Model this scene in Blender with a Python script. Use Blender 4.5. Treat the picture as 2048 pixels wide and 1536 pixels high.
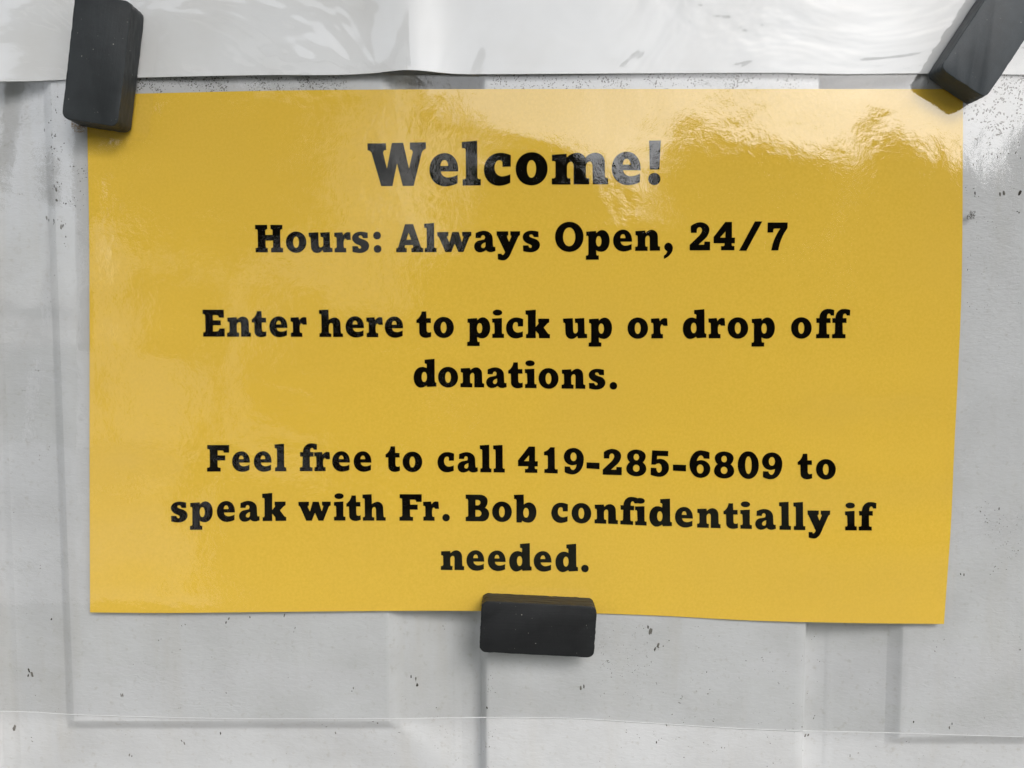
import bpy, bmesh, math, random
from mathutils import Vector, noise
from mathutils.geometry import delaunay_2d_cdt
R = math.radians
random.seed(7)
S = bpy.context.scene
for o in list(bpy.data.objects): bpy.data.objects.remove(o)

# ------------------------------------------------------------------ camera
F = 1500.0            # focal length in photo pixels (2048 wide)
D = 0.3066            # camera to door plane, metres
PITCH = R(3.5)
CZ = 1.45
cam_d = bpy.data.cameras.new('camera'); cam = bpy.data.objects.new('camera', cam_d)
S.collection.objects.link(cam); S.camera = cam
cam.location = (0, -D, CZ); cam.rotation_euler = (R(90) - PITCH, 0, 0)
cam_d.sensor_width = 36; cam_d.lens = F / 2048 * 36
cam_d.clip_start = 0.02; cam_d.clip_end = 300
S.render.resolution_x = 1024; S.render.resolution_y = 768

# ------------------------------------------------------------------ world and sun
SUN_EL, SUN_AZ = 42, 30      # elevation; degrees to the right of straight out from the door
w = bpy.data.worlds.new('World'); S.world = w; w.use_nodes = True
nt = w.node_tree; nt.nodes.clear()
out = nt.nodes.new('ShaderNodeOutputWorld'); bg = nt.nodes.new('ShaderNodeBackground')
sky = nt.nodes.new('ShaderNodeTexSky'); sky.sky_type = 'NISHITA'; sky.sun_disc = False
sky.sun_elevation = R(SUN_EL); sky.sun_rotation = R(180 - SUN_AZ)
sky.air_density = 1.0; sky.dust_density = 3.0
hs = nt.nodes.new('ShaderNodeHueSaturation'); hs.inputs['Saturation'].default_value = 0.28; hs.inputs['Value'].default_value = 1.25
tc = nt.nodes.new('ShaderNodeTexCoord'); cl = nt.nodes.new('ShaderNodeTexNoise')
cl.inputs['Scale'].default_value = 2.2; cl.inputs['Detail'].default_value = 5
cr = nt.nodes.new('ShaderNodeMapRange'); cr.inputs['To Min'].default_value = 0.8; cr.inputs['To Max'].default_value = 1.25
cr.inputs['From Min'].default_value = 0.3; cr.inputs['From Max'].default_value = 0.7
mx = nt.nodes.new('ShaderNodeVectorMath'); mx.operation = 'SCALE'
nt.links.new(tc.outputs['Generated'], cl.inputs['Vector']); nt.links.new(cl.outputs['Fac'], cr.inputs['Value'])
nt.links.new(sky.outputs[0], hs.inputs['Color']); nt.links.new(hs.outputs[0], mx.inputs[0])
nt.links.new(cr.outputs[0], mx.inputs['Scale'])
nt.links.new(mx.outputs[0], bg.inputs['Color']); bg.inputs['Strength'].default_value = 0.15
nt.links.new(bg.outputs[0], out.inputs[0])
sd = bpy.data.lights.new('sun', 'SUN'); sd.energy = 1.0; sd.angle = R(28); sd.color = (1, .97, .93)
so = bpy.data.objects.new('sun', sd); S.collection.objects.link(so)
az, el = R(SUN_AZ), R(SUN_EL)
sdir = Vector((math.sin(az) * math.cos(el), -math.cos(az) * math.cos(el), math.sin(el)))
so.rotation_euler = sdir.to_track_quat('Z', 'Y').to_euler(); so.location = (2, -3, 5)
S.view_settings.view_transform = 'Standard'; S.view_settings.look = 'None'
S.view_settings.exposure = 0.57; S.view_settings.gamma = 1
S.render.engine = 'CYCLES'

# ------------------------------------------------------------------ helpers
def P(px, py, h=0.0):
    """world point on the plane h metres in front of the door, at the photo position px, py"""
    x = (px - 1024) / F; y = -(py - 768) / F
    c, s = math.cos(PITCH), math.sin(PITCH)
    dy = c + y * s; dz = -s + y * c
    t = (D - h) / dy
    return Vector((x * t, -h, CZ + dz * t))

def link(name, me, mat=None, parent=None):
    if mat: me.materials.append(mat)
    o = bpy.data.objects.new(name, me); S.collection.objects.link(o)
    if parent: o.parent = parent
    return o
def mesh(name, vs, fs, mat=None, parent=None, smooth=False):
    me = bpy.data.meshes.new(name); me.from_pydata([tuple(v) for v in vs], [], fs); me.update()
    if smooth: me.polygons.foreach_set('use_smooth', [True] * len(me.polygons))
    o = link(name, me, mat); 
    if parent: o.parent = parent
    return o
def empty(name, loc=(0, 0, 0)):
    o = bpy.data.objects.new(name, None); S.collection.objects.link(o); o.location = loc; o.empty_display_size = .02
    return o
def tag(o, label=None, cat=None, group=None, kind=None):
    if label: o['label'] = label
    if cat: o['category'] = cat
    if group: o['group'] = group
    if kind: o['kind'] = kind
def attach(o, parent):           # keep world placement (parents here are unrotated)
    o.parent = parent; o.location = o.location - parent.location
def sst(a, b, x):
    t = min(1, max(0, (x - a) / (b - a))); return t * t * (3 - 2 * t)
def interp(pts, x):
    if x <= pts[0][0]: return pts[0][1]
    for (a, b), (c, d) in zip(pts, pts[1:]):
        if x <= c:
            return b + (d - b) * (x - a) / (c - a)
    return pts[-1][1]
def smooth_interp(pts, x):       # catmull rom through the points
    n = len(pts)
    if x <= pts[0][0]: return pts[0][1]
    if x >= pts[-1][0]: return pts[-1][1]
    for i in range(n - 1):
        if x <= pts[i + 1][0]:
            x0, y0 = pts[i]; x1, y1 = pts[i + 1]
            m0 = (y1 - pts[i - 1][1]) / (x1 - pts[i - 1][0]) if i else (y1 - y0) / (x1 - x0)
            m1 = (pts[i + 2][1] - y0) / (pts[i + 2][0] - x0) if i + 2 < n else (y1 - y0) / (x1 - x0)
            h = x1 - x0; t = (x - x0) / h
            return ((2*t**3 - 3*t*t + 1) * y0 + (t**3 - 2*t*t + t) * h * m0 + (-2*t**3 + 3*t*t) * y1 + (t**3 - t*t) * h * m1)

# ------------------------------------------------------------------ material helpers
class M:
    def __init__(s, name):
        s.m = bpy.data.materials.new(name); s.m.use_nodes = True; s.t = s.m.node_tree
        s.t.nodes.clear(); s.out = s.n('ShaderNodeOutputMaterial')
    def n(s, ty, **k):
        nd = s.t.nodes.new(ty)
        for a, b in k.items():
            if hasattr(nd, a): setattr(nd, a, b)
        return nd
    def l(s, a, b): s.t.links.new(a, b)
    def pos(s, scale=(1, 1, 1), rot=(0, 0, 0)):
        g = s.n('ShaderNodeNewGeometry'); mp = s.n('ShaderNodeMapping')
        mp.inputs['Scale'].default_value = scale; mp.inputs['Rotation'].default_value = rot
        s.l(g.outputs['Position'], mp.inputs['Vector']); return mp.outputs[0]
    def obj(s, scale=(1, 1, 1)):
        g = s.n('ShaderNodeTexCoord'); mp = s.n('ShaderNodeMapping')
        mp.inputs['Scale'].default_value = scale
        s.l(g.outputs['Object'], mp.inputs['Vector']); return mp.outputs[0]
    def noise(s, vec, scale, detail=3, rough=.5, dist=0):
        nd = s.n('ShaderNodeTexNoise'); nd.inputs['Scale'].default_value = scale
        nd.inputs['Detail'].default_value = detail; nd.inputs['Roughness'].default_value = rough
        nd.inputs['Distortion'].default_value = dist
        s.l(vec, nd.inputs['Vector']); return nd.outputs['Fac']
    def ramp(s, fac, a, b, lo=0., hi=1.):
        r = s.n('ShaderNodeMapRange'); r.interpolation_type = 'SMOOTHSTEP'
        for k, v in (('From Min', a), ('From Max', b), ('To Min', lo), ('To Max', hi)): r.inputs[k].default_value = v
        s.l(fac, r.inputs['Value']); return r.outputs[0]
    def math(s, op, a, b):
        nd = s.n('ShaderNodeMath'); nd.operation = op
        for i, v in enumerate((a, b)):
            if isinstance(v, (int, float)): nd.inputs[i].default_value = v
            else: s.l(v, nd.inputs[i])
        return nd.outputs[0]
    def mix(s, fac, a, b):
        nd = s.n('ShaderNodeMix'); nd.data_type = 'RGBA'
        if isinstance(fac, (int, float)): nd.inputs[0].default_value = fac
        else: s.l(fac, nd.inputs[0])
        for i, v in ((6, a), (7, b)):
            if isinstance(v, tuple): nd.inputs[i].default_value = (*v, 1)
            else: s.l(v, nd.inputs[i])
        return nd.outputs[2]
    def bump(s, h, dist, strength=1., normal=None):
        b = s.n('ShaderNodeBump'); b.inputs['Distance'].default_value = dist; b.inputs['Strength'].default_value = strength
        s.l(h, b.inputs['Height'])
        if normal: s.l(normal, b.inputs['Normal'])
        return b.outputs[0]
    def principled(s, col, rough=.5, normal=None, spec=.5):
        p = s.n('ShaderNodeBsdfPrincipled')
        if isinstance(col, tuple): p.inputs['Base Color'].default_value = (*col, 1)
        else: s.l(col, p.inputs['Base Color'])
        if isinstance(rough, (int, float)): p.inputs['Roughness'].default_value = rough
        else: s.l(rough, p.inputs['Roughness'])
        p.inputs['Specular IOR Level'].default_value = spec
        if normal: s.l(normal, p.inputs['Normal'])
        s.l(p.outputs[0], s.out.inputs[0]); s.p = p
        return s

# door paint: off white enamel over pressed steel, faintly dirty
a = M('door_paint'); v = a.pos()
blot = a.noise(v, 28, 5, .6); fine = a.noise(v, 420, 3, .6); strk = a.noise(a.pos((60, 60, 7)), 1.0, 4, .6)
c = a.mix(a.ramp(blot, .35, .72), (.565, .573, .577), (.50, .505, .505))
c = a.mix(a.math('MULTIPLY', a.ramp(strk, .5, .75), .45), c, (.49, .475, .44))
c = a.mix(a.math('MULTIPLY', a.ramp(fine, .55, .77), .5), c, (.40, .385, .35))
grain = a.noise(a.pos((1, 1, 2.4)), 330, 4, .55, .6); wide = a.noise(v, 60, 2)
nrm = a.bump(grain, .00022, .6); nrm = a.bump(wide, .0006, .35, nrm)
a.principled(c, .42, nrm, .5); door_mat = a.m

# yellow card
a = M('yellow_paper'); v = a.pos()
n1 = a.noise(v, 900, 4, .7); n2 = a.noise(v, 14, 3, .5)
c = a.mix(a.ramp(n1, .3, .7), (.75, .495, .055), (.81, .54, .070))
c = a.mix(a.math('MULTIPLY', a.ramp(n2, .4, .7), .35), c, (.74, .49, .075))
a.principled(c, .8, a.bump(n1, .00005, .5), .1); yellow = a.m
# toner
a = M('black_toner'); v = a.pos(); n1 = a.noise(v, 1500, 3, .7)
c = a.mix(a.ramp(n1, .35, .75), (.002, .0012, .001), (.006, .0045, .004)); a.principled(c, .7, None, .0); toner = a.m
# white paper
a = M('white_paper'); v = a.pos(); n1 = a.noise(v, 600, 4, .7); n2 = a.noise(v, 22, 4, .55)
c = a.mix(a.ramp(n2, .35, .75), (.76, .77, .775), (.70, .70, .69)); c = a.mix(a.math('MULTIPLY', n1, .12), c, (.6, .6, .58))
a.principled(c, .8, None, .1); white = a.m

def film_material(name, refl, bump_big, bump_fine, rough=.02, flow=False):
    a = M(name); v = a.pos()
    # long soft creases, hand sized dents and the fine orange peel of the heat seal
    crease = a.noise(a.pos((13, 13, 15)), 1.0, 3, .5, 1.6) if flow else a.noise(a.pos((9, 9, 14)), 1.0, 3, .5, .8)
    dent = a.noise(v, 17 if flow else 30, 1 if flow else 3, .45, 2.0 if flow else .4)
    peel = a.noise(a.pos((1, 1, 1.7)), 260, 4, .62)
    peel2 = a.noise(a.pos((1.3, 1, 1)), 230, 4, .62, .6)
    n = a.bump(crease, .012, bump_big); n = a.bump(dent, .0025, bump_big, n)
    n = a.bump(peel2, .0007, bump_fine, n); n = a.bump(peel, .0003, bump_fine, n)
    lw = a.n('ShaderNodeLayerWeight'); lw.inputs['Blend'].default_value = .5
    k = a.math('POWER', lw.outputs['Facing'], 5); k = a.math('ADD', a.math('MULTIPLY', k, .9), .058 * refl)
    t = a.n('ShaderNodeBsdfTransparent'); t.inputs[0].default_value = (.975, .978, .98, 1)
    g = a.n('ShaderNodeBsdfGlossy'); g.inputs['Roughness'].default_value = rough; a.l(n, g.inputs['Normal'])
    mxs = a.n('ShaderNodeMixShader'); a.l(k, mxs.inputs[0]); a.l(t.outputs[0], mxs.inputs[1]); a.l(g.outputs[0], mxs.inputs[2])
    a.l(mxs.outputs[0], a.out.inputs[0]); return a.m
film = film_material('laminate_film', 2.1, .095, .058, .0)
film_top = film_material('upper_laminate_film', 1.45, .11, .005, .045, True)
a = M('film_edge_highlight'); a.principled((.68, .69, .69), .35, None, .4); film_edge = a.m  # cut edge of clear film, its highlight put in as pale opaque colour

# ferrite magnets
def ferrite(name, col, spec, dust):
    a = M(name); v = a.obj()
    st = a.noise(a.obj((12, 12, 900)), 1.0, 3, .6); g = a.noise(v, 700, 4, .7); sp = a.noise(v, 950, 2, .5)
    bl = a.noise(v, 90, 4, .6)
    c = a.mix(a.ramp(bl, .35, .7), col, tuple(x * .72 for x in col))
    c = a.mix(a.math('MULTIPLY', a.ramp(sp, .72, .80), dust), c, (.42, .40, .35))
    n = a.bump(st, .0002, .45); n = a.bump(g, .00015, .4, n)
    a.principled(c, .52, n, spec); return a.m
mag_a = ferrite('ferrite_slate', (.024, .028, .030), .35, .8)
mag_b = ferrite('ferrite_black', (.013, .014, .015), .3, .9)
mag_c = ferrite('ferrite_blue_grey', (.040, .050, .058), .45, .45)
a = M('mildew'); a.principled((.06, .053, .047), .8, None, .2); mildew = a.m
a = M('mildew_grey'); a.principled((.16, .15, .135), .8, None, .2); mildew_grey = a.m
a = M('dry_silk'); a.principled((.33, .24, .14), .8, None, .2); silk = a.m
a = M('dark_silk'); a.principled((.07, .06, .045), .8, None, .2); silk_dark = a.m

# ------------------------------------------------------------------ door
bx = lambda px: P(px, 1420).x
FL = (bx(148), bx(777)); FLz = P(460, 1441).z        # left raised field: x range and bottom
FR = (bx(1803), bx(1803) + .129); FRz = P(1900, 1472).z
ML, MR = bx(980), bx(1588)                            # centre stile between the grooves
TOPZ = P(1024, -700).z; BOTZ = P(1024, 1545 + 130).z
def profile(d):      # d metres outside the raised field, 0.0415 to the stile
    if d <= 0: return 0.0
    m = d * 1000
    return interp([(0, 0), (.5, -.15), (5.0, -3.3), (5.8, -3.5), (26.5, -7.2), (28, -7.3), (30, -7.9), (36.5, -8.0), (38.5, -7.0), (40.8, -.6), (41.5, 0), (50, 0)], m) * .001
def door_h(x, z):
    if x < ML: d = max(FL[0] - x, x - FL[1], FLz - z)
    elif x > MR: d = max(FR[0] - x, x - FR[1], FRz - z)
    else: return 0.0
    return profile(d)
door = empty('door', P(1024, 676))
tag(door, 'white painted panelled steel door with mildew specks, behind the notices', 'door')
def frange(a, b, st):
    n = max(1, round((b - a) / st)); return [a + (b - a) * i / n for i in range(n + 1)]
def door_grid(name, x0, x1, label=None):
    ks = set()
    for fx, z0 in ((FL, FLz), (FR, FRz)):
        for m in (0, .5, 5.0, 5.8, 26.5, 28, 30, 36.5, 38.5, 40.8, 41.5): ks.add(('x', fx[0] - m*.001)); ks.add(('x', fx[1] + m*.001)); ks.add(('z', z0 - m*.001))
    xs = sorted(set([round(x, 6) for x in frange(x0, x1, .004)] + [round(k[1], 6) for k in ks if k[0] == 'x' and x0 < k[1] < x1]))
    zs = sorted(set([round(x, 6) for x in frange(BOTZ, TOPZ, .006)] + [round(k[1], 6) for k in ks if k[0] == 'z' and BOTZ < k[1] < TOPZ]))
    vs = [(x, -door_h(x, z), z) for z in zs for x in xs]
    n = len(xs); fs = [(j*n+i, j*n+i+1, (j+1)*n+i+1, (j+1)*n+i) for j in range(len(zs)-1) for i in range(n-1)]
    o = mesh(name, vs, fs, door_mat, None, True); attach(o, door)
    if label: o['label'] = label
door_grid('raised_panel', bx(-420), ML)
door_grid('centre_stile', ML, MR)
door_grid('raised_panel', MR, bx(2480))

# mildew and dirt specks lying on the paint
def specks(name, mat, pts, parent, surf, flat=.00004):
    vs, fs = [], []
    for px, py, r, ang, asp in pts:
        n = random.choice((6, 7, 8)); k = len(vs)
        q = P(px, py, 0); base = surf(q.x, q.z, px, py)
        rr = r * .85 * D / F
        for i in range(n):
            t = 2 * math.pi * i / n; ra = rr * random.uniform(.6, 1.25)
            u, v = ra * math.cos(t) * asp, ra * math.sin(t) / asp
            x = q.x + u * math.cos(ang) - v * math.sin(ang); z = q.z + u * math.sin(ang) + v * math.cos(ang)
            vs.append((x, -(base(x, z) + flat), z))
        vs.append((q.x, -(base(q.x, q.z) + flat + rr * .5), q.z))
        for i in range(n): fs.append((k + i, k + (i + 1) % n, k + n))
    o = mesh(name, vs, fs, mat, None, True); attach(o, parent); tag(o, kind='stuff')
def on_door(x, z, px, py): return lambda a, b: door_h(a, b)
G = random.gauss; U = random.uniform
pts = []
def scatter(n, x0, y0, x1, y1, r0, r1, dens=None):
    k = 0
    while k < n:
        x, y = U(x0, x1), U(y0, y1)
        if dens and random.random() > dens(x, y): continue
        if noise.noise(Vector((x * .02, y * .03, 3))) < U(-.5, .35): k += .34; continue
        pts.append((x, y, U(r0, r1) * U(.5, 1), U(0, 3.1), U(1, 1.7))); k += 1
scatter(760, 265, 150, 690, 182, .5, 1.8)
scatter(480, 985, 148, 1625, 180, .6, 2.3)
scatter(50, 1840, 148, 1930, 215, .8, 2.5)
scatter(260, 1926, 150, 2048, 330, .8, 3.0, lambda x, y: max(.1, 1 - (y - 150) / 200) * (.35 + .65 * sst(1925, 2010, x)))
scatter(45, 1926, 330, 2048, 640, .5, 1.8)
scatter(55, 100, 165, 132, 500, .6, 2.6); scatter(35, 135, 300, 175, 420, .5, 1.6)
scatter(150, 1195, 1240, 1650, 1536, .5, 1.8); scatter(110, 1200, 1250, 1300, 1400, .4, 1.2)
scatter(60, 180, 1240, 960, 1536, .4, 1.6); scatter(30, 975, 1320, 992, 1536, .5, 1.6); scatter(40, 0, 160, 110, 1536, .5, 1.8)
scatter(40, 1700, 1240, 2048, 1536, .4, 1.6); scatter(70, 1960, 1000, 2048, 1150, .4, 1.6); scatter(25, 850, 1440, 975, 1536, .4, 1.3)
for x, y, r in ((106,441,4.2),(88,438,3),(113,400,3.4),(108,372,3),(79,256,2.6),(111,269,2.2),(832,1380,4),(820,1362,3),(667,1475,2.6),
                (38,1355,4.5),(36,1365,3),(242,1390,2.8),(434,1476,3.4),(354,1493,2.5),(4,1475,6),(250,1527,2),(90,1246,3),(1303,1262,4.5),(1296,1254,3),
                (1310,1298,3.6),(1333,1450,3),(1168,1373,3.2),(1313,1484,2.6),(1631,1490,2.8),(1827,1444,3.2),(1921,1148,2.4),(1998,1018,2.6),(1904,1447,2),
                (974,1416,3),(746,1444,2),(500,1234,2.6),(452,1245,2.4),(569,1230,3.4),(704,1382,2),(1950,386,2.6),(2000,388,3.4),(2040,385,5),(126,452,3.2)):
    pts.append((x, y, r, U(1.2, 1.9), U(1.2, 1.8)))
specks('mildew_specks', mildew, [q for i, q in enumerate(pts) if i % 3], door, on_door)
specks('faint_specks', mildew_grey, [(q[0] + U(-9, 9), q[1] + U(-9, 9), q[2] * 1.3, q[3], q[4]) for q in pts[::2]] + [q for i, q in enumerate(pts) if not i % 3], door, on_door)

# ------------------------------------------------------------------ yellow notice in its clear pouch
def bell(px, py, cx, cy, rx, ry): return math.exp(-((px - cx) / rx) ** 2 - ((py - cy) / ry) ** 2)
def film_h(px, py):
    """height of the pouch face over the door plane, metres"""
    h = 1.35
    h += .35 * math.sin(px / 260 + 1.1 + py / 900) * math.sin(py / 330 + .4)
    h += .5 * noise.noise(Vector((px / 420, py / 300, 1.7)))
    h += .16 * noise.noise(Vector((px / 130, py / 120, 6.1)))
    h += .9 * sst(700, 1250, py) * (1 - bell(px, 0, 1080, 0, 420, 1e9)) * .7
    h += .9 * bell(px, py, 1880, 1240, 260, 160) + .55 * bell(px, py, 330, 1230, 240, 120)
    for cx, cy in ((190, 150), (1980, 110), (1076, 1262)):
        b = bell(px, py, cx, cy, 170, 150); h = h * (1 - b) + .75 * b
    h += .12 * math.sin(px / 19 + py / 140 + 1.5 * noise.noise(Vector((px / 90, py / 300, 4)))) * (1 - sst(60, 185, px))
    h += .3 * bell(px, 0, 150, 0, 22, 1e9)
    h += .24 * math.sin(py / 27 + px / 400 + noise.noise(Vector((px / 200, py / 200, 8)))) * (sst(1250, 1800, px) * sst(620, 800, py) + .6 * (1 - sst(250, 520, px)) * sst(560, 700, py))
    m = 1.0 - .55 * sst(1250, 1440, py)
    return max(.5, h * m) * .001
TOPE = [(174, 189), (280, 187), (560, 181), (850, 178.5), (1200, 178), (1550, 178), (1926, 178)]
BOTE = [(180, 1225), (330, 1226), (500, 1224.5), (760, 1222), (950, 1222), (1195, 1227), (1330, 1232), (1500, 1241), (1700, 1246), (1888, 1248)]
LEFE = [(184, 174), (260, 174.5), (450, 178), (650, 179), (900, 179), (1225, 180)]
RIGE = [(178, 1926), (215, 1926), (450, 1925), (600, 1922.5), (750, 1916), (900, 1908.5), (1050, 1902), (1150, 1895), (1248, 1888)]
def paper_uv(u, v):
    xt = 174 + (1926 - 174) * u; xb = 180 + (1888 - 180) * u
    yt = smooth_interp(TOPE, xt); yb = smooth_interp(BOTE, xb)
    yl = 189 + (1225 - 189) * v; yr = 178 + (1248 - 178) * v
    xl = smooth_interp(LEFE, yl); xr = smooth_interp(RIGE, yr)
    # coons patch
    px = (1-v)*xt + v*xb + (1-u)*xl + u*xr - ((1-u)*(1-v)*174 + u*(1-v)*1926 + (1-u)*v*180 + u*v*1888)
    py = (1-v)*yt + v*yb + (1-u)*yl + u*yr - ((1-u)*(1-v)*189 + u*(1-v)*178 + (1-u)*v*1225 + u*v*1248)
    return px, py
def sheet(name, nu, nv, fn, hfn, mat, parent, thick=0):
    vs = []
    for j in range(nv + 1):
        for i in range(nu + 1):
            px, py = fn(i / nu, j / nv); vs.append(P(px, py, hfn(px, py)))
    n = nu + 1
    fs = [(j*n+i, (j+1)*n+i, (j+1)*n+i+1, j*n+i+1) for j in range(nv) for i in range(nu)]
    if thick:            # crisp cut rim with corners of its own
        k = len(vs); rim = [i for i in range(n)] + [j*n+nu for j in range(1, nv+1)] + [nv*n+i for i in range(nu-1, -1, -1)] + [j*n for j in range(nv-1, 0, -1)]
        m = len(rim)
        for r in rim: vs.append(vs[r].copy())
        for r in rim: v = vs[r]; vs.append(Vector((v.x, v.y + thick, v.z)))
        for i in range(m): fs.append((k + i, k + (i+1) % m, k + m + (i+1) % m, k + m + i))
    o = mesh(name, vs, fs, mat, None, True); attach(o, parent); return o
notice = empty('laminated_notice', P(1048, 700))
tag(notice, 'bright yellow laminated welcome notice with black slab lettering in a clear pouch', 'notice')
paper = sheet('paper', 150, 100, paper_uv, lambda x, y: film_h(x, y) - .00022, yellow, notice, .00010)
FB = [(-80, 1421), (60, 1424), (145, 1429), (300, 1434), (500, 1437.5), (780, 1437), (980, 1435), (1150, 1437), (1300, 1446), (1500, 1458), (1790, 1466), (2048, 1474), (2160, 1477)]
def film_uv(u, v):
    x = -80 + 2240 * u; yb = smooth_interp(FB, x); return x, 90 + (yb - 90) * v
fl = sheet('clear_film', 190, 120, film_uv, film_h, film, notice)
def strip(name, edge, wpx, hfn, mat, parent, x0, x1, n=160, thick=.0003):
    vs, fs = [], []
    for i in range(n + 1):
        x = x0 + (x1 - x0) * i / n; y = smooth_interp(edge, x); h = hfn(x, y)
        for dy, hh in ((-wpx / 2, h + .00003), (0, h + .00010), (wpx / 2, h - .00005), (wpx / 2, h - thick)): vs.append(P(x, y + dy, hh))
    for i in range(n):
        for k in range(3): a = i*4+k; fs.append((a, a+1, a+5, a+4))
    o = mesh(name, vs, fs, mat, None, True); attach(o, parent); return o
strip('sealed_edge', FB, 1.4, film_h, film_edge, notice, -80, 2160)

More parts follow.
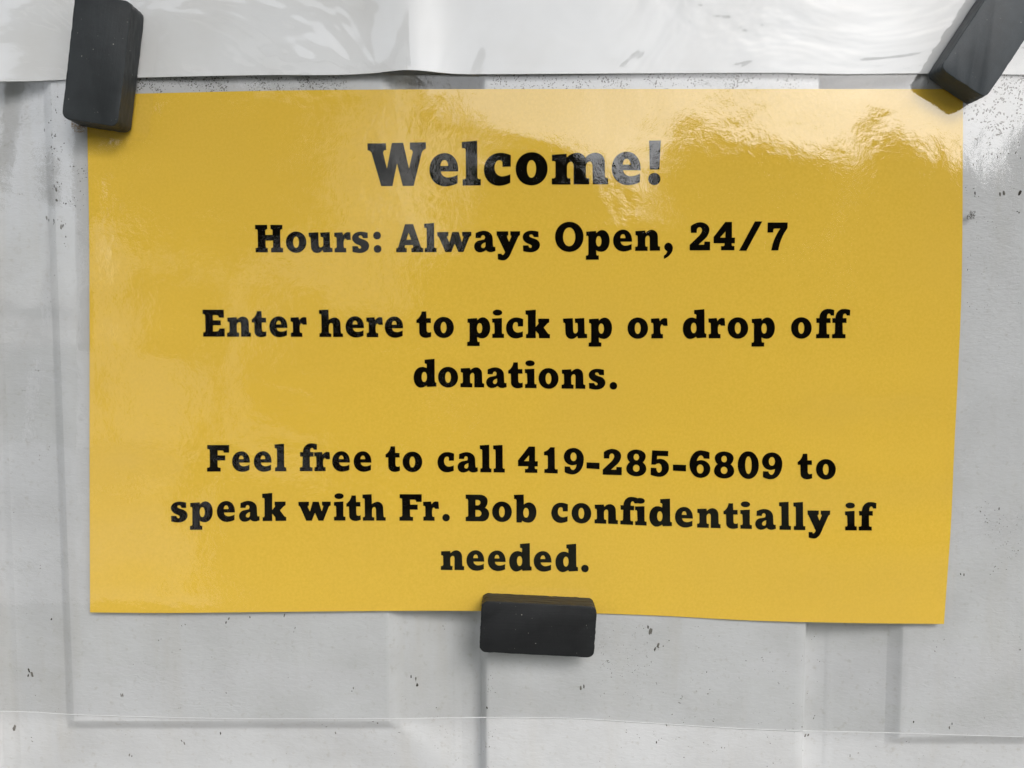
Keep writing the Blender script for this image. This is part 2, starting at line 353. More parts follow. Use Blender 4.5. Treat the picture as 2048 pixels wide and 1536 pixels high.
# --- lettering: outlines of one slab typeface, cap height 1
# glyph = (cap height in drawing units, baseline y, contours); '~' marks the handle of a curve
GL = {
'W': (550, 722, ["95 172,332 172,336 258,320 259,~300 262,297 295,345 497,408 168,553 168,628 497,675 290,~672 262,655 257,640 255,638 165,843 163,845 248,~806 250,790 300,688 720,548 720,474 432,415 720,272 720,150 300,~138 262,96 260"]),
'e': (550, 719, ["1258 537,1258 500,~1250 300,1085 300,~890 300,888 515,~890 728,1095 728,~1180 728,1250 688,1250 578,~1190 614,1130 614,~1042 612,1035 537", "1030 465,~1032 390,1082 390,~1126 390,1128 465"]),
'l': (550, 711, ["1302 152,1500 137,1503 600,~1505 630,1525 630,1547 630,1547 711,1313 711,1313 632,1330 631,~1354 630,1355 605,1352 255,~1350 235,1332 234,1305 232"]),
'c': (550, 711, ["1932 330,~1870 297,1790 297,~1588 300,1585 512,~1590 718,1780 720,~1860 718,1925 682,1925 572,~1870 600,1820 600,~1722 595,1722 485,~1724 392,1785 392,~1820 394,1822 420,1824 478,1930 476"]),
'o': (550, 707, ["E 8 290 418 716", "E 153 392 270 618"]),
'm': (550, 696, ["473 315,660 303,664 350,~710 290,800 290,~870 290,900 355,~950 290,1030 290,~1148 292,1150 410,1152 585,~1153 614,1175 614,1192 614,1192 695,996 695,992 460,~990 403,958 403,~912 405,908 470,908 590,~910 616,930 617,952 618,952 695,750 695,750 465,~748 405,715 405,~668 410,666 470,666 590,~668 616,690 617,710 618,710 697,472 697,470 618,490 618,~516 616,518 590,518 415,~516 398,498 397,473 396"]),
'!': (550, 697, ["1717 135,1867 133,1848 505,1725 505", "E 1705 548 1862 705"]),
'H': (375, 578, ["68 203,234 203,236 262,225 264,~208 266,208 285,210 340,308 340,308 285,~306 264,290 264,280 262,277 203,442 203,443 262,430 264,~412 266,412 285,415 500,~417 518,435 519,452 519,453 578,288 578,287 519,300 518,~314 516,314 500,314 418,212 418,214 500,~216 517,230 518,243 519,244 578,77 578,75 519,92 518,~108 516,108 500,104 285,~103 266,88 264,69 262"]),
'u': (375, 579, ["798 311,933 305,938 470,~940 512,965 512,~1000 508,1000 470,998 385,~997 372,985 370,965 370,958 310,1088 303,1093 500,~1094 518,1108 518,1126 518,1128 575,1003 580,990 548,~965 588,915 588,~835 588,832 500,828 385,~826 370,815 369,803 367"]),
'r': (375, 578, ["1150 310,1262 304,1273 345,~1292 303,1335 302,1370 306,1377 408,1320 408,~1312 390,1300 390,~1278 400,1278 450,1280 500,~1282 520,1295 520,1313 520,1315 578,1155 578,1155 520,1168 520,~1184 518,1184 500,1182 385,~1180 370,1168 368,1152 366"]),
's': (375, 579, ["1606 312,~1560 297,1510 297,~1393 300,1393 385,~1393 440,1460 470,1490 482,~1518 495,1518 510,~1515 528,1497 528,~1475 526,1472 495,1397 495,1400 572,~1450 588,1505 588,~1625 584,1627 490,~1627 430,1560 408,1520 395,~1483 382,1483 366,~1486 348,1510 348,~1535 350,1540 385,1608 385"]),
':': (375, 578, ["E 1682 296 1788 402", "E 1689 479 1795 585"]),
'.': (375, 578, ["E 1689 479 1795 585"]),
'A': (361, 541, ["193 180,297 178,396 465,~404 487,418 488,430 489,430 541,275 541,274 489,285 488,~302 485,298 465,293 448,195 450,190 467,~190 487,203 488,215 489,216 541,79 541,79 489,88 488,~102 486,108 465", "240 290,271 378,212 380"]),
'w': (361, 541, ["603 283,748 281,749 335,738 337,~728 340,733 355,762 415,797 283,882 282,922 413,940 355,~945 340,938 336,926 334,924 281,1045 281,1045 334,~1024 336,1016 358,944 541,878 541,830 435,786 541,710 541,630 358,~620 338,606 336"]),
'a': (361, 541, ["1096 298,~1150 268,1200 268,~1315 268,1317 370,1320 455,~1322 478,1335 476,1350 474,1353 528,~1320 546,1290 545,~1245 545,1230 518,~1195 548,1150 548,~1078 545,1076 470,~1078 400,1150 392,1200 382,~1216 378,1216 352,~1213 325,1190 325,~1165 328,1165 362,1095 362", "1223 420,1223 460,~1218 492,1194 492,~1168 490,1168 465,~1172 430,1223 420"]),
'y': (361, 541, ["1364 277,1515 277,1516 330,1508 332,~1496 336,1500 350,1525 412,1552 350,~1556 334,1550 332,1541 330,1541 277,1668 277,1666 330,~1648 334,1640 355,1545 570,~1512 653,1450 653,~1410 652,1380 638,1378 565,1430 565,~1430 582,1442 583,~1460 580,1473 545,1385 360,~1378 336,1366 332"]),
'O': (430, 632, ["E 152 180 588 640", "E 275 268 462 553"]),
'p': (430, 626, ["625 326,775 316,782 350,~810 303,870 302,~982 305,984 465,~982 632,860 635,~805 634,778 612,780 665,~782 690,798 690,817 690,818 755,620 755,620 692,640 690,~658 688,658 665,658 410,~656 392,645 390,625 390", "E 775 395 857 553"]),
'n': (430, 620, ["1372 317,1520 308,1528 345,~1565 298,1620 298,~1712 300,1714 400,1717 530,~1718 553,1732 554,1748 555,1748 619,1590 619,1590 430,~1590 388,1562 388,~1525 392,1522 440,1524 535,~1525 553,1540 554,1560 555,1558 620,1368 620,1368 556,1385 555,~1405 553,1407 530,1405 400,~1403 384,1390 383,1373 382"]),
',': (430, 625, ["1803 750,1802 700,~1848 678,1853 632,~1807 615,1807 565,~1815 503,1872 502,~1940 508,1941 595,~1930 705,1803 750"]),
'2': (465, 661, ["258 260,~330 198,415 198,~563 203,567 320,~565 400,500 465,388 567,478 567,483 516,578 518,576 661,240 661,240 570,390 425,~443 370,443 330,~440 282,402 282,~360 284,358 330,357 373,260 373"]),
'4': (465, 659, ["825 192,935 192,935 450,985 450,982 543,930 543,930 565,~930 588,948 588,975 588,976 658,755 658,755 590,785 590,~812 588,812 565,810 543,632 543,632 440", "828 350,824 450,740 450"]),
'/': (465, 661, ["1310 185,1432 185,1170 668,1050 668"]),
'7': (465, 661, ["1520 203,1848 202,1846 295,~1712 470,1695 662,1578 662,~1600 470,1725 303,1640 303,~1612 303,1612 330,1612 368,1514 368"]),
'E': (442, 600, ["123 158,470 158,474 288,388 288,384 262,~378 247,355 247,292 247,294 330,422 332,424 413,295 413,295 513,360 513,~395 510,395 465,488 465,488 598,133 600,133 530,152 528,~170 526,172 500,165 255,~163 235,148 233,124 230"]),
't': (442, 602, ["1013 182,1088 180,1092 290,1163 290,1165 367,1094 367,1095 480,~1097 520,1125 520,~1150 520,1168 510,1170 588,~1130 608,1080 608,~978 606,975 520,972 370,930 368,928 318,~1008 270,1013 182"]),
'h': (455, 605, ["65 157,223 150,228 320,~270 280,330 280,~415 285,422 380,428 515,~430 545,445 546,465 548,465 605,302 605,298 420,~296 372,265 372,~232 378,230 430,230 520,~232 545,250 546,270 548,270 605,73 606,72 545,88 544,~106 540,107 515,103 240,~100 226,88 224,66 222"]),
'i': (430, 598, ["978 295,1133 285,1133 515,~1135 533,1150 533,1167 533,1167 597,982 597,980 535,1000 534,~1018 530,1018 510,1013 375,~1012 360,1000 358,980 357", "E 987 153 1138 247"]),
'k': (430, 600, ["1503 165,1667 152,1665 425,1710 368,~1715 355,1703 350,1703 292,1878 292,1878 352,~1855 358,1840 378,1790 432,1850 515,~1862 533,1875 535,1890 538,1888 600,1717 600,1712 540,1665 485,1667 600,1512 600,1512 540,1525 538,~1542 533,1543 515,1542 250,~1540 236,1530 234,1506 230"]),
'd': (316, 437, ["217 115,335 104,337 365,~338 382,348 383,357 383,357 430,247 436,240 418,~210 445,170 445,~88 440,88 325,~90 200,190 200,~222 200,240 215,243 177,~242 165,232 163,218 160", "E 182 260 245 378"]),
'f': (316, 436, ["1787 207,1822 207,~1825 102,1920 102,~1965 102,1993 115,1990 178,1952 178,~1948 155,1932 155,~1910 158,1910 190,1910 207,1950 207,1950 262,1905 262,1907 375,~1908 388,1918 389,1938 390,1938 436,1785 436,1785 390,1800 389,~1816 387,1817 375,1820 262,1790 262"]),
'F': (300, 415, ["82 115,332 115,332 202,270 202,~268 178,255 177,200 177,202 232,287 232,287 290,200 290,201 358,~203 370,215 371,236 372,235 416,80 416,80 372,95 371,~110 368,112 355,110 175,~108 163,97 162,82 160"]),
'1': (337, 489, ["573 155,575 420,~577 437,590 437,612 437,612 490,440 488,440 437,465 437,~483 433,484 418,484 285,~484 262,470 261,435 261,435 215,~490 200,515 155"]),
'9': (337, 493, ["700 400,770 402,~775 445,808 445,~845 440,852 372,~820 384,795 384,~690 380,688 278,~690 160,820 160,~945 165,946 300,~943 502,795 502,~740 500,700 475", "E 775 220 852 330"]),
'-': (337, 494, ["980 342,1147 342,1147 425,980 420"]),
'8': (337, 516, ["1618 182,~1738 184,1738 265,~1735 320,1700 345,~1745 370,1746 430,~1742 525,1615 526,~1490 523,1488 435,~1490 370,1535 345,~1498 320,1498 268,~1500 184,1618 182", "E 1583 238 1652 320", "E 1575 377 1658 467"]),
'5': (337, 526, ["1820 197,2027 200,2025 268,1885 268,1883 310,~1900 303,1925 303,~2035 308,2037 412,~2033 536,1905 536,~1850 534,1800 512,1802 420,1873 422,~1876 480,1908 480,~1943 475,1943 425,~1940 365,1905 363,~1870 366,1860 382,1808 380"]),
'6': (300, 482, ["505 200,505 272,438 270,~435 235,408 235,~370 240,362 300,~385 288,415 288,~515 295,515 385,~512 490,400 490,~280 488,278 340,~285 180,405 178,~465 180,505 200", "E 362 338 437 440"]),
'0': (300, 491, ["E 828 186 1066 500", "E 912 245 985 442"]),
'B': (337, 463, ["72 125,260 125,~352 130,353 205,~352 265,318 290,~372 310,373 368,~370 463,285 464,72 464,72 410,85 408,~103 405,105 390,103 200,~102 182,90 181,73 180", "198 192,225 192,~260 195,260 225,~258 258,225 260,198 260", "197 320,230 320,~273 325,273 362,~270 402,235 402,197 402"]),
'b': (337, 473, ["690 130,815 123,817 250,~845 222,885 222,~977 228,978 345,~975 480,875 482,~820 480,797 460,787 481,722 481,722 200,~720 186,710 184,692 182", "E 810 293 880 418"]),
}
KAP = .585
def cubic(a, b, c, d, n):
    r = []
    for i in range(1, n + 1):
        t = i / n; s = 1 - t
        r.append((s**3*a[0] + 3*s*s*t*b[0] + 3*s*t*t*c[0] + t**3*d[0], s**3*a[1] + 3*s*s*t*b[1] + 3*s*t*t*c[1] + t**3*d[1]))
    return r
def corner(a, k, b, n, kap=KAP):
    return cubic(a, (a[0] + (k[0]-a[0])*kap, a[1] + (k[1]-a[1])*kap), (b[0] + (k[0]-b[0])*kap, b[1] + (k[1]-b[1])*kap), b, n)
def contour(s):
    if s[0] == 'E':
        x0, y0, x1, y1 = map(float, s.split()[1:]); mx_, my_ = (x0+x1)/2, (y0+y1)/2
        q = [((x1, my_), (x1, y0), (mx_, y0)), ((mx_, y0), (x0, y0), (x0, my_)), ((x0, my_), (x0, y1), (mx_, y1)), ((mx_, y1), (x1, y1), (x1, my_))]
        r = []
        for a, k, b in q: r += corner(a, k, b, 10, .57)
        return r
    ps = []
    for t in s.split(','):
        off = t.strip().startswith('~'); x, y = map(float, t.strip().lstrip('~').split()); ps.append((off, (x, y)))
    r = []; n = len(ps)
    for i in range(n):
        off, p = ps[i]
        if off:
            a, b = ps[i-1][1], ps[(i+1) % n][1]; r += corner(a, p, b, 8)[:-1]
        else: r.append(p)
    o = []
    for p in r:
        if not o or abs(p[0]-o[-1][0]) + abs(p[1]-o[-1][1]) > .05: o.append(p)
    if abs(o[0][0]-o[-1][0]) + abs(o[0][1]-o[-1][1]) < .05: o.pop()
    return o
def inside(p, poly):
    c = False; x, y = p; j = len(poly) - 1
    for i in range(len(poly)):
        if (poly[i][1] > y) != (poly[j][1] > y) and x < (poly[j][0]-poly[i][0]) * (y-poly[i][1]) / (poly[j][1]-poly[i][1]) + poly[i][0]: c = not c
        j = i
    return c
_gc = {}
def glyph(ch):
    if ch in _gc: return _gc[ch]
    cap, base, cs = GL[ch]; cons = [contour(c) for c in cs]
    left = min(p[0] for c in cons for p in c)
    cons = [[((x-left)/cap, (base-y)/cap) for x, y in c] for c in cons]
    pts_, edges = [], []
    for c in cons:
        k = len(pts_); pts_ += [Vector(p) for p in c]; edges += [(k+i, k+(i+1) % len(c)) for i in range(len(c))]
    # a few inner points so that big letters follow the sheet
    r = delaunay_2d_cdt(pts_, edges, [], 0, 1e-6)
    tris = []
    for f in r[2]:
        cx = sum(r[0][i][0] for i in f)/len(f); cy = sum(r[0][i][1] for i in f)/len(f)
        if sum(inside((cx, cy), c) for c in cons) % 2: tris.append(tuple(f))
    _gc[ch] = ([tuple(v) for v in r[0]], tris); return _gc[ch]
# lines: list of (crop origin x, zoom, cap height in photo px, 'glyph left edge' pairs) and the baseline
LINES = [
 ([(720, 6.4, 85.9, "W95 e888 l1302 c1585"), (1030, 6.4, 85.9, "o8 m470 e1238 !1705")],
  [(720, 372.8), (930, 371.1), (1120, 368.8), (1320, 369)]),
 ([(500, 6.827, 55, "H68 o490 u798 r1150 s1393 :1682"), (780, 6.4, 56, "A79 l436 w603 a1076 y1364 s1697"),
   (1090, 7.585, 56.4, "O152 p620 e1033 n1368 ,1803"), (1350, 8.192, 56.6, "2240 4632 /1050 71514")],
  [(500, 504.7), (800, 504.5), (1100, 503.0), (1300, 501.7), (1400, 500.7), (1590, 500.8)]),
 ([(390, 8.192, 54, "E123 n526 t928 e1217 r1565"), (630, 8.192, 54.8, "h65 e500 r840 e1142 t1660"), (860, 7.877, 54.8, "o55 p585 i978 c1197 k1503"),
   (1110, 8.192, 55.3, "u130 p552 o1188 r1572"), (1350, 5.689, 55.6, "d88 r380 o598 p870 o1320 f1605 f1787")],
  [(400, 673.3), (650, 673.9), (1000, 675.9), (1150, 676.7), (1700, 676.5)]),
 ([(810, 4.6545, 53.8, "d80 o308 n516 a755 t960 i1115 o1243 n1458 s1710 .1905")],
  [(820, 773.9), (930, 774.6), (1060, 776.3), (1150, 777.6), (1240, 778.3)]),
 ([(400, 5.689, 52.8, "F80 e365 e612 l848 f1135 r1298 e1503 e1748"), (750, 6.827, 53, "t143 o376 c852 a1127 l1430 l1612"),
   (1020, 6.4, 52.6, "4102 1435 9688 -980 21187 81488 51800"), (1330, 5.689, 53.2, "-90 6278 8557 0828 91104 t1510 o1718")],
  [(400, 943), (650, 942.4), (800, 943.2), (980, 944.7), (1060, 945.8), (1110, 946.6), (1225, 950), (1320, 952.3), (1400, 954.5), (1497, 956.5), (1545, 957.3), (1670, 958.6)]),
 ([(330, 7.585, 54, "s88 p378 e785 a1122 k1472"), (590, 6.0235, 53, "w40 i468 t618 h812 F1258 r1542 .1775"), (920, 6.4, 53, "B72 o411 b690 c1168 o1428 n1722"),
   (1230, 7.585, 53.2, "f80 i303 d520 e910 n1245 t1645 i1900"), (1480, 7.314, 54, "a222 l570 l780 y988 i1535 f1737")],
  [(330, 1044), (450, 1043), (550, 1041.9), (620, 1041.4), (820, 1041.4), (940, 1042.3), (1045, 1043.9), (1200, 1047), (1290, 1051.2), (1410, 1055.7), (1490, 1057.8), (1600, 1060.2), (1760, 1061.2)]),
 ([(870, 6.206, 53, "n72 e390 e655 d920 e1225 d1495 .1815")],
  [(870, 1139.9), (900, 1140.1), (1050, 1142), (1190, 1143.8)]),
]
for segs, base in LINES:
    vs, fs = [], []
    for ox, z, cap, txt in segs:
        for tok in txt.split():
            ch, x0 = tok[0], ox + float(tok[1:]) / z
            gv, gf = glyph(ch); k = len(vs)
            wd = max(p[0] for p in gv) * cap
            b0, b1 = smooth_interp(base, x0), smooth_interp(base, x0 + wd)
            for gx, gy in gv:
                px = x0 + gx * cap; py = b0 + (b1 - b0) * (gx * cap / wd) - gy * cap
                vs.append(P(px, py, film_h(px, py) - .00013))
            fs += [tuple(k + i for i in f) for f in gf]
    o = mesh('text_line', vs, fs, toner); 
    o.parent = paper; o.location = Vector((0, 0, 0)) - notice.location - paper.location

# ------------------------------------------------------------------ white sheet above
WE = [(-80, 163), (0, 162), (60, 161.5), (130, 158.5), (270, 154.5), (420, 151), (560, 149), (670, 149), (740, 146), (785, 141), (812, 139), (845, 140.5), (880, 144.5), (915, 147.2), (1000, 147.5), (1270, 146), (1550, 145), (1620, 146.5), (1700, 147.5), (1860, 146), (1960, 147.5), (2048, 149), (2160, 151)]
def white_h(px, py):
    h = 2.35 + .5 * noise.noise(Vector((px / 300, py / 260, 9)))
    h += 2.6 * bell(px, 0, 812, 0, 62, 1e9) * sst(-500, 150, py) + .5 * bell(px, py, 640, 150, 90, 80)
    h -= .9 * bell(px, py, 190, 140, 130, 160) + .9 * bell(px, py, 1990, 120, 150, 170)
    return h * .001
white_sheet = empty('laminated_sheet', P(1024, -60))
tag(white_sheet, 'blank white laminated sheet above the yellow notice, its lower edge buckled', 'sheet')
def white_uv(off):
    def f(u, v):
        x = -80 + 2240 * u; y = smooth_interp(WE, x) + off; return x, -420 + (y + 420) * v
    return f
sheet('paper', 190, 50, white_uv(0), lambda x, y: white_h(x, y) - .0002, white, white_sheet, .00012)
sheet('clear_film', 190, 50, white_uv(0.8), white_h, film_top, white_sheet)
strip('sealed_edge', [(a_, b_ + .6) for a_, b_ in WE], 1.2, white_h, film_edge, white_sheet, -80, 2160, 200, .0002)

# ------------------------------------------------------------------ magnets
def magnet(cx, cy, L, Wd, ang, seat, mat, label, seed):
    """front face centred at the photo position cx, cy; ang in degrees clockwise from level"""
    T = .0102
    rnd = random.Random(seed)
    me = bpy.data.meshes.new('magnet'); bm = bmesh.new(); bmesh.ops.create_cube(bm, size=1)
    for v in bm.verts: v.co.x *= L; v.co.z *= Wd; v.co.y *= T
    side = [e for e in bm.edges if abs(e.verts[0].co.y - e.verts[1].co.y) > T * .5]
    bmesh.ops.bevel(bm, geom=side, offset=.0026, segments=5, affect='EDGES', profile=.5)
    rim = [e for e in bm.edges if abs(abs(e.verts[0].co.y) - T/2) < 1e-6 and abs(e.verts[0].co.y - e.verts[1].co.y) < 1e-6 and len(e.link_faces) == 2]
    rim = [e for e in rim if abs(e.link_faces[0].normal.dot(e.link_faces[1].normal)) < .5]
    bmesh.ops.bevel(bm, geom=rim, offset=.00022, segments=2, affect='EDGES', profile=.5)
    bmesh.ops.subdivide_edges(bm, edges=[e for e in bm.edges if e.calc_length() > .006], cuts=23, use_grid_fill=True)
    for v in bm.verts:         # chipped, slightly uneven edges
        q = v.co * 700 + Vector((seed, 0, 0)); edge = max(abs(v.co.x) / (L/2), abs(v.co.z) / (Wd/2))
        if edge > .93: v.co += Vector((noise.noise(q), noise.noise(q + Vector((9, 0, 0))), noise.noise(q + Vector((0, 9, 0))))) * .00018
    bm.to_mesh(me); bm.free(); me.polygons.foreach_set('use_smooth', [True] * len(me.polygons))
    o = link('magnet', me, mat)
    mod = None
    top = P(cx, cy, seat + T); o.location = top + Vector((0, T/2, 0))
    o.rotation_euler = (0, R(ang), 0)
    tag(o, label, 'magnet', 'black block magnets holding up the notices')
    return o
PX = D / F
magnet(193, 120, 232*PX, 106*PX, 90 + 8.5, .0022, mag_a, 'slate grey block magnet at the top left corner of the yellow notice', 3)
magnet(1997, 59, 233*PX, 104*PX, 180 - 57.5, .0022, mag_c, 'tilted blue grey block magnet at the top right corner of the yellow notice', 11)
magnet(1076, 1259, 227*PX, 103*PX, 2.9, .0009, mag_b, 'black block magnet lying level at the bottom edge of the yellow notice', 23)

# ------------------------------------------------------------------ small debris
def tangle(name, px, py, h, rx, ry, n, thick, mat, label, cat, seed):
    rnd = random.Random(seed); cu = bpy.data.curves.new(name, 'CURVE'); cu.dimensions = '3D'; cu.bevel_depth = thick; cu.bevel_resolution = 1
    c0 = P(px, py, h)
    for k in range(n):
        sp = cu.splines.new('NURBS'); m = 7; sp.points.add(m - 1)
        p = Vector((rnd.gauss(0, .35) * rx, rnd.uniform(-.0004, .0003), rnd.gauss(0, .35) * ry)); d = Vector((rnd.uniform(-1, 1), 0, rnd.uniform(-1, 1)))
        for i in range(m):
            sp.points[i].co = (*p, 1); d = (d + Vector((rnd.uniform(-.9, .9), rnd.uniform(-.2, .2), rnd.uniform(-.9, .9)))).normalized()
            p = p + d * (rx + ry) * .16; p.x = max(-rx, min(rx, p.x)); p.z = max(-ry, min(ry, p.z)); p.y = max(-.0005, min(.0003, p.y))
        sp.order_u = 3; sp.use_endpoint_u = True
    tmp = bpy.data.objects.new('t', cu); S.collection.objects.link(tmp)
    me = bpy.data.meshes.new_from_object(tmp.evaluated_get(bpy.context.evaluated_depsgraph_get())); bpy.data.objects.remove(tmp)
    me.materials.clear(); o = link(name, me, mat); o.location = c0; tag(o, label, cat); return o
tangle('spider_silk', 157, 253, .0028, .0026, .0022, 30, .00007, silk, 'brown tuft of spider silk under the lower end of the left magnet', 'debris', 2)
tangle('dead_insect', 1942, 430, .0022, .0014, .0016, 14, .00007, silk_dark, 'small dark dead insect beside the right edge of the yellow notice', 'insect', 5)

# ------------------------------------------------------------------ unseen yard, house and trees added behind the camera to shape the film's reflections
a = M('lawn_and_paving'); v = a.pos(); g1 = a.noise(v, 3, 5, .6)
sepy = a.n('ShaderNodeSeparateXYZ'); a.l(v, sepy.inputs[0])
c = a.mix(a.ramp(sepy.outputs['Y'], -2.3, -2.2), a.mix(a.ramp(g1, .3, .7), (.05, .06, .03), (.08, .085, .05)), a.mix(a.ramp(g1, .3, .7), (.13, .125, .12), (.18, .175, .165)))
a.principled(c, .85, None, .2); ground_mat = a.m
o = mesh('ground', [(-150, 3, 0), (150, 3, 0), (150, -150, 0), (-150, -150, 0)], [(0, 3, 2, 1)], ground_mat); tag(o, kind='structure')
def crown_mesh(seed, n, rx, ry, rz, leaf):
    rnd = random.Random(seed); vs, fs = [], []
    cl_ = []
    for i in range(26):
        while True:
            q = Vector((rnd.uniform(-1, 1), rnd.uniform(-1, 1), rnd.uniform(-1, 1)))
            if q.length < .85: break
        cl_.append((Vector((q.x*rx, q.y*ry, q.z*rz)), rnd.uniform(.26, .45)))
    for i in range(n):
        c0, r = cl_[rnd.randrange(len(cl_))]
        d = Vector((rnd.gauss(0, 1), rnd.gauss(0, 1), rnd.gauss(0, 1))).normalized() * rnd.random() ** .4
        p = c0 + Vector((d.x*rx*r, d.y*ry*r, d.z*rz*r))
        a_ = Vector((rnd.uniform(-1, 1), rnd.uniform(-1, 1), rnd.uniform(-1, 1))).normalized() * leaf * rnd.uniform(.6, 1.2)
        b_ = a_.orthogonal().normalized() * leaf * .45; k = len(vs)
        vs += [p - a_, p + b_, p + a_, p - b_]; fs.append((k, k+1, k+2, k+3))
    me = bpy.data.meshes.new('crown'); me.from_pydata([tuple(v) for v in vs], [], fs); me.update(); return me
a = M('foliage'); v = a.pos(); g1 = a.noise(v, 2.5, 3, .6)
c = a.mix(a.ramp(g1, .3, .7), (.03, .05, .016), (.055, .08, .025)); a.principled(c, .7, None, .2); leaf_mat = a.m
a = M('bark'); a.principled((.09, .07, .055), .9, None, .1); bark = a.m
def trunk_mesh(h, r):
    bm = bmesh.new(); 
    def limb(p0, p1, r0, r1, n=8):
        ax = (p1 - p0).normalized(); u = ax.orthogonal().normalized(); w_ = ax.cross(u)
        ra = [bm.verts.new(p0 + (u*math.cos(t) + w_*math.sin(t)) * r0) for t in [2*math.pi*i/n for i in range(n)]]
        rb = [bm.verts.new(p1 + (u*math.cos(t) + w_*math.sin(t)) * r1) for t in [2*math.pi*i/n for i in range(n)]]
        for i in range(n): bm.faces.new((ra[i], ra[(i+1) % n], rb[(i+1) % n], rb[i]))
    limb(Vector((0, 0, 0)), Vector((.03, 0, h * .55)), r, r * .7)
    for k in range(5):
        t = k * 1.3; limb(Vector((.03, 0, h * (.4 + .03 * k))), Vector((math.cos(t) * h * .2, math.sin(t) * h * .2, h * .85)), r * .5, r * .12)
    me = bpy.data.meshes.new('trunk'); bm.to_mesh(me); bm.free(); return me
def tree(x, y, top, rx, rz, label, cm, n=0):  # added trees, placed as dark shapes for the film to mirror
    t = empty('tree', (x, y, 0)); tag(t, label, 'tree', 'added trees mirrored in the glossy film')
    c_ = link('crown', cm, None, t); c_.location = (0, 0, top - rz); c_.scale = (rx, rx, rz)
    k = link('trunk', trunk_mesh(top - rz * .6, .05 + rx * .06), bark, t)
cA = crown_mesh(1, 9000, 1, 1, 1, .075); cA.materials.append(leaf_mat)
cB = crown_mesh(2, 9000, 1, 1, 1, .06); cB.materials.append(leaf_mat)
tree(-2.2, -5.2, 3.55, 1.05, .75, 'small dark leafy tree in front of the pale house, added to be mirrored in the film', cA)
tree(.4, -10, 4.6, 1.7, 1.9, 'broad leafy tree left of the row, added to be mirrored in the film', cB)
tree(2.9, -10.5, 4.55, 1.8, 1.7, 'rounded leafy tree in the middle of the row, added to be mirrored in the film', cA)
tree(5.7, -10, 4.75, 1.5, 1.8, 'rounded leafy tree at the right of the row, added to be mirrored in the film', cB)
tree(8.4, -11, 5.2, 1.9, 2.2, 'tall leafy tree at the far right of the row, added to be mirrored in the film', cA)
tree(-1.75, -8.2, 2.0, .95, .95, 'low round leafy bush at the right corner of the pale house, added to be mirrored in the film', cB)
a = M('driveway_concrete'); v = a.pos(); g1 = a.noise(v, 3, 5, .6); a.principled(a.mix(a.ramp(g1, .3, .7), (.44, .43, .41), (.52, .51, .49)), .85, None, .2)
o = mesh('added_driveway', [(-8, -9.3, .004), (-4.3, -9.3, .004), (-1.6, -4.0, .004), (-2.7, -4.3, .004), (-8, -4.5, .004)], [(0, 4, 3, 2, 1)], a.m); tag(o, kind='structure')  # added pale paving that brightens the film's lower left reflection
# clipped hedge added below the trees to fill the reflection with dark
hv = random.Random(4); vs, fs = [], []
for i in range(16000):
    p = Vector((hv.uniform(-1.4, 12), -9.2 + hv.uniform(-.8, .3), hv.uniform(0, 2.5)))
    a_ = Vector((hv.uniform(-1, 1), hv.uniform(-1, 1), hv.uniform(-1, 1))).normalized() * .11; b_ = a_.orthogonal() * .6; k = len(vs)
    vs += [p - a_, p + b_, p + a_, p - b_]; fs.append((k, k+1, k+2, k+3))
o = mesh('hedge', vs, fs, leaf_mat); tag(o, 'tall dense green hedge under the row of trees, added to be mirrored in the film', 'hedge')
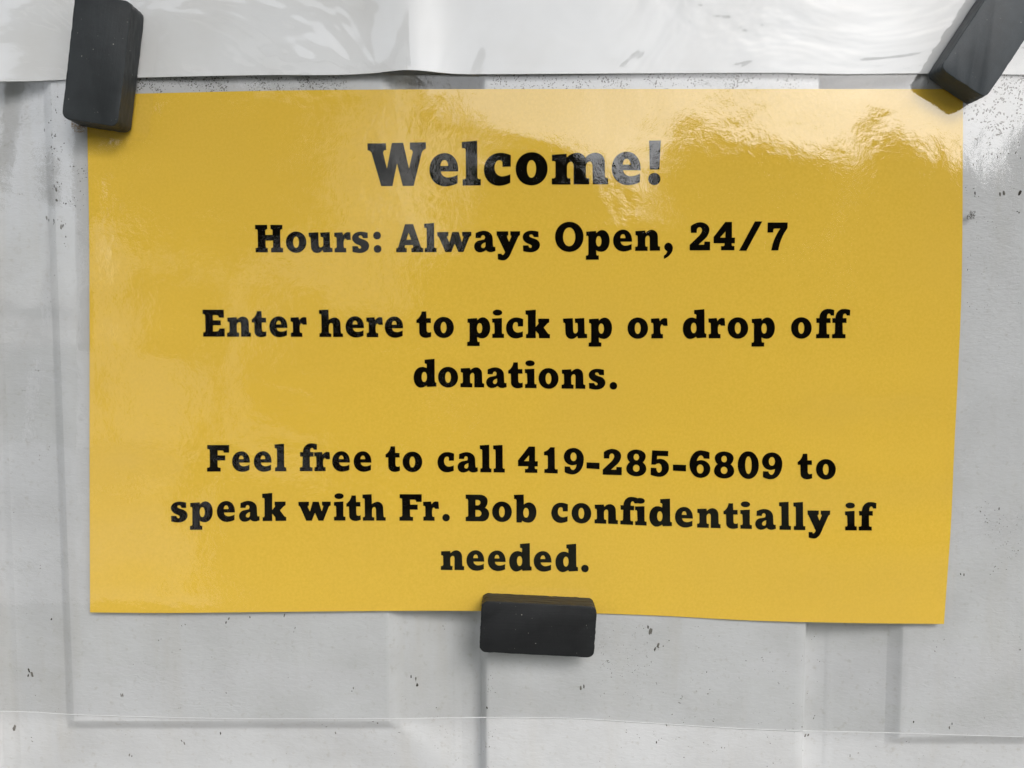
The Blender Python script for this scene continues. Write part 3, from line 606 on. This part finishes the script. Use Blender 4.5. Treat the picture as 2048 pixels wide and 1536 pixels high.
# pale house, added to give the film its mid-bright reflection
hs_ = empty('house', (-3.4, -9.4, 0)); tag(hs_, 'pale clapboard house across the lawn, added to be mirrored in the film', 'house')
a = M('pale_siding'); v = a.pos(); g1 = a.noise(v, 1.5, 3, .6); a.principled(a.mix(g1, (.80, .79, .76), (.86, .85, .82)), .7, None, .2); siding = a.m
a = M('roof_shingle'); a.principled((.06, .055, .055), .9, None, .1); shingle = a.m
a = M('window_glass'); a.principled((.02, .025, .03), .08, None, .6); wglass = a.m
def box(name, x0, x1, y0, y1, z0, z1, mat, parent):
    vs = [(x, y, z) for z in (z0, z1) for y in (y0, y1) for x in (x0, x1)]
    return mesh(name, vs, [(0, 2, 3, 1), (4, 5, 7, 6), (0, 1, 5, 4), (2, 6, 7, 3), (0, 4, 6, 2), (1, 3, 7, 5)], mat, parent)
vs, fs = [], []
for i in range(30):          # overlapping boards
    z0 = i * .18; k = len(vs)
    vs += [(-1.95, .02, z0), (1.95, .02, z0), (1.95, 0, z0 + .18), (-1.95, 0, z0 + .18)]; fs.append((k, k+3, k+2, k+1))
    if i: fs.append((k, k+1, k-2, k-1))
k = len(vs); vs += [(-1.95, 0, 0), (1.95, 0, 0), (1.95, 0, 5.4), (-1.95, 0, 5.4), (-1.95, -6, 0), (1.95, -6, 0), (1.95, -6, 5.4), (-1.95, -6, 5.4)]
fs += [(k, k+3, k+7, k+4), (k+1, k+5, k+6, k+2), (k+4, k+5, k+6, k+7)]
mesh('wall', vs, fs, siding, hs_)
mesh('roof', [(-2.1, .4, 5.35), (2.1, .4, 5.35), (2.1, -3, 7.4), (-2.1, -3, 7.4), (-2.1, -6.4, 5.35), (2.1, -6.4, 5.35)], [(0, 1, 2, 3), (3, 2, 5, 4), (0, 3, 4), (1, 5, 2)], shingle, hs_)
for x in (-.9, .8):
    wn = box('window', x - .5, x + .5, .021, .06, 1.0, 2.3, siding, hs_); box('pane', x - .42, x + .42, .06, .065, 1.08, 2.22, wglass, wn)

# unseen roof added over the door to block the high sky light
pr = empty('added_roof', (0, 0, 2.36)); tag(pr, 'shallow boarded roof added out of view above the door to cut sky light', 'porch roof')
a = M('soffit_paint'); a.principled((.55, .55, .53), .7, None, .2); soffit = a.m
for i in range(7): box('board', -1.6, 1.6, -.115 * (i + 1) + .006, -.115 * i, 0, .02, soffit, pr)
box('fascia', -1.62, 1.62, -.84, -.812, -.02, .16, soffit, pr); box('decking', -1.6, 1.6, -.80, .0, .023, .05, shingle, pr)
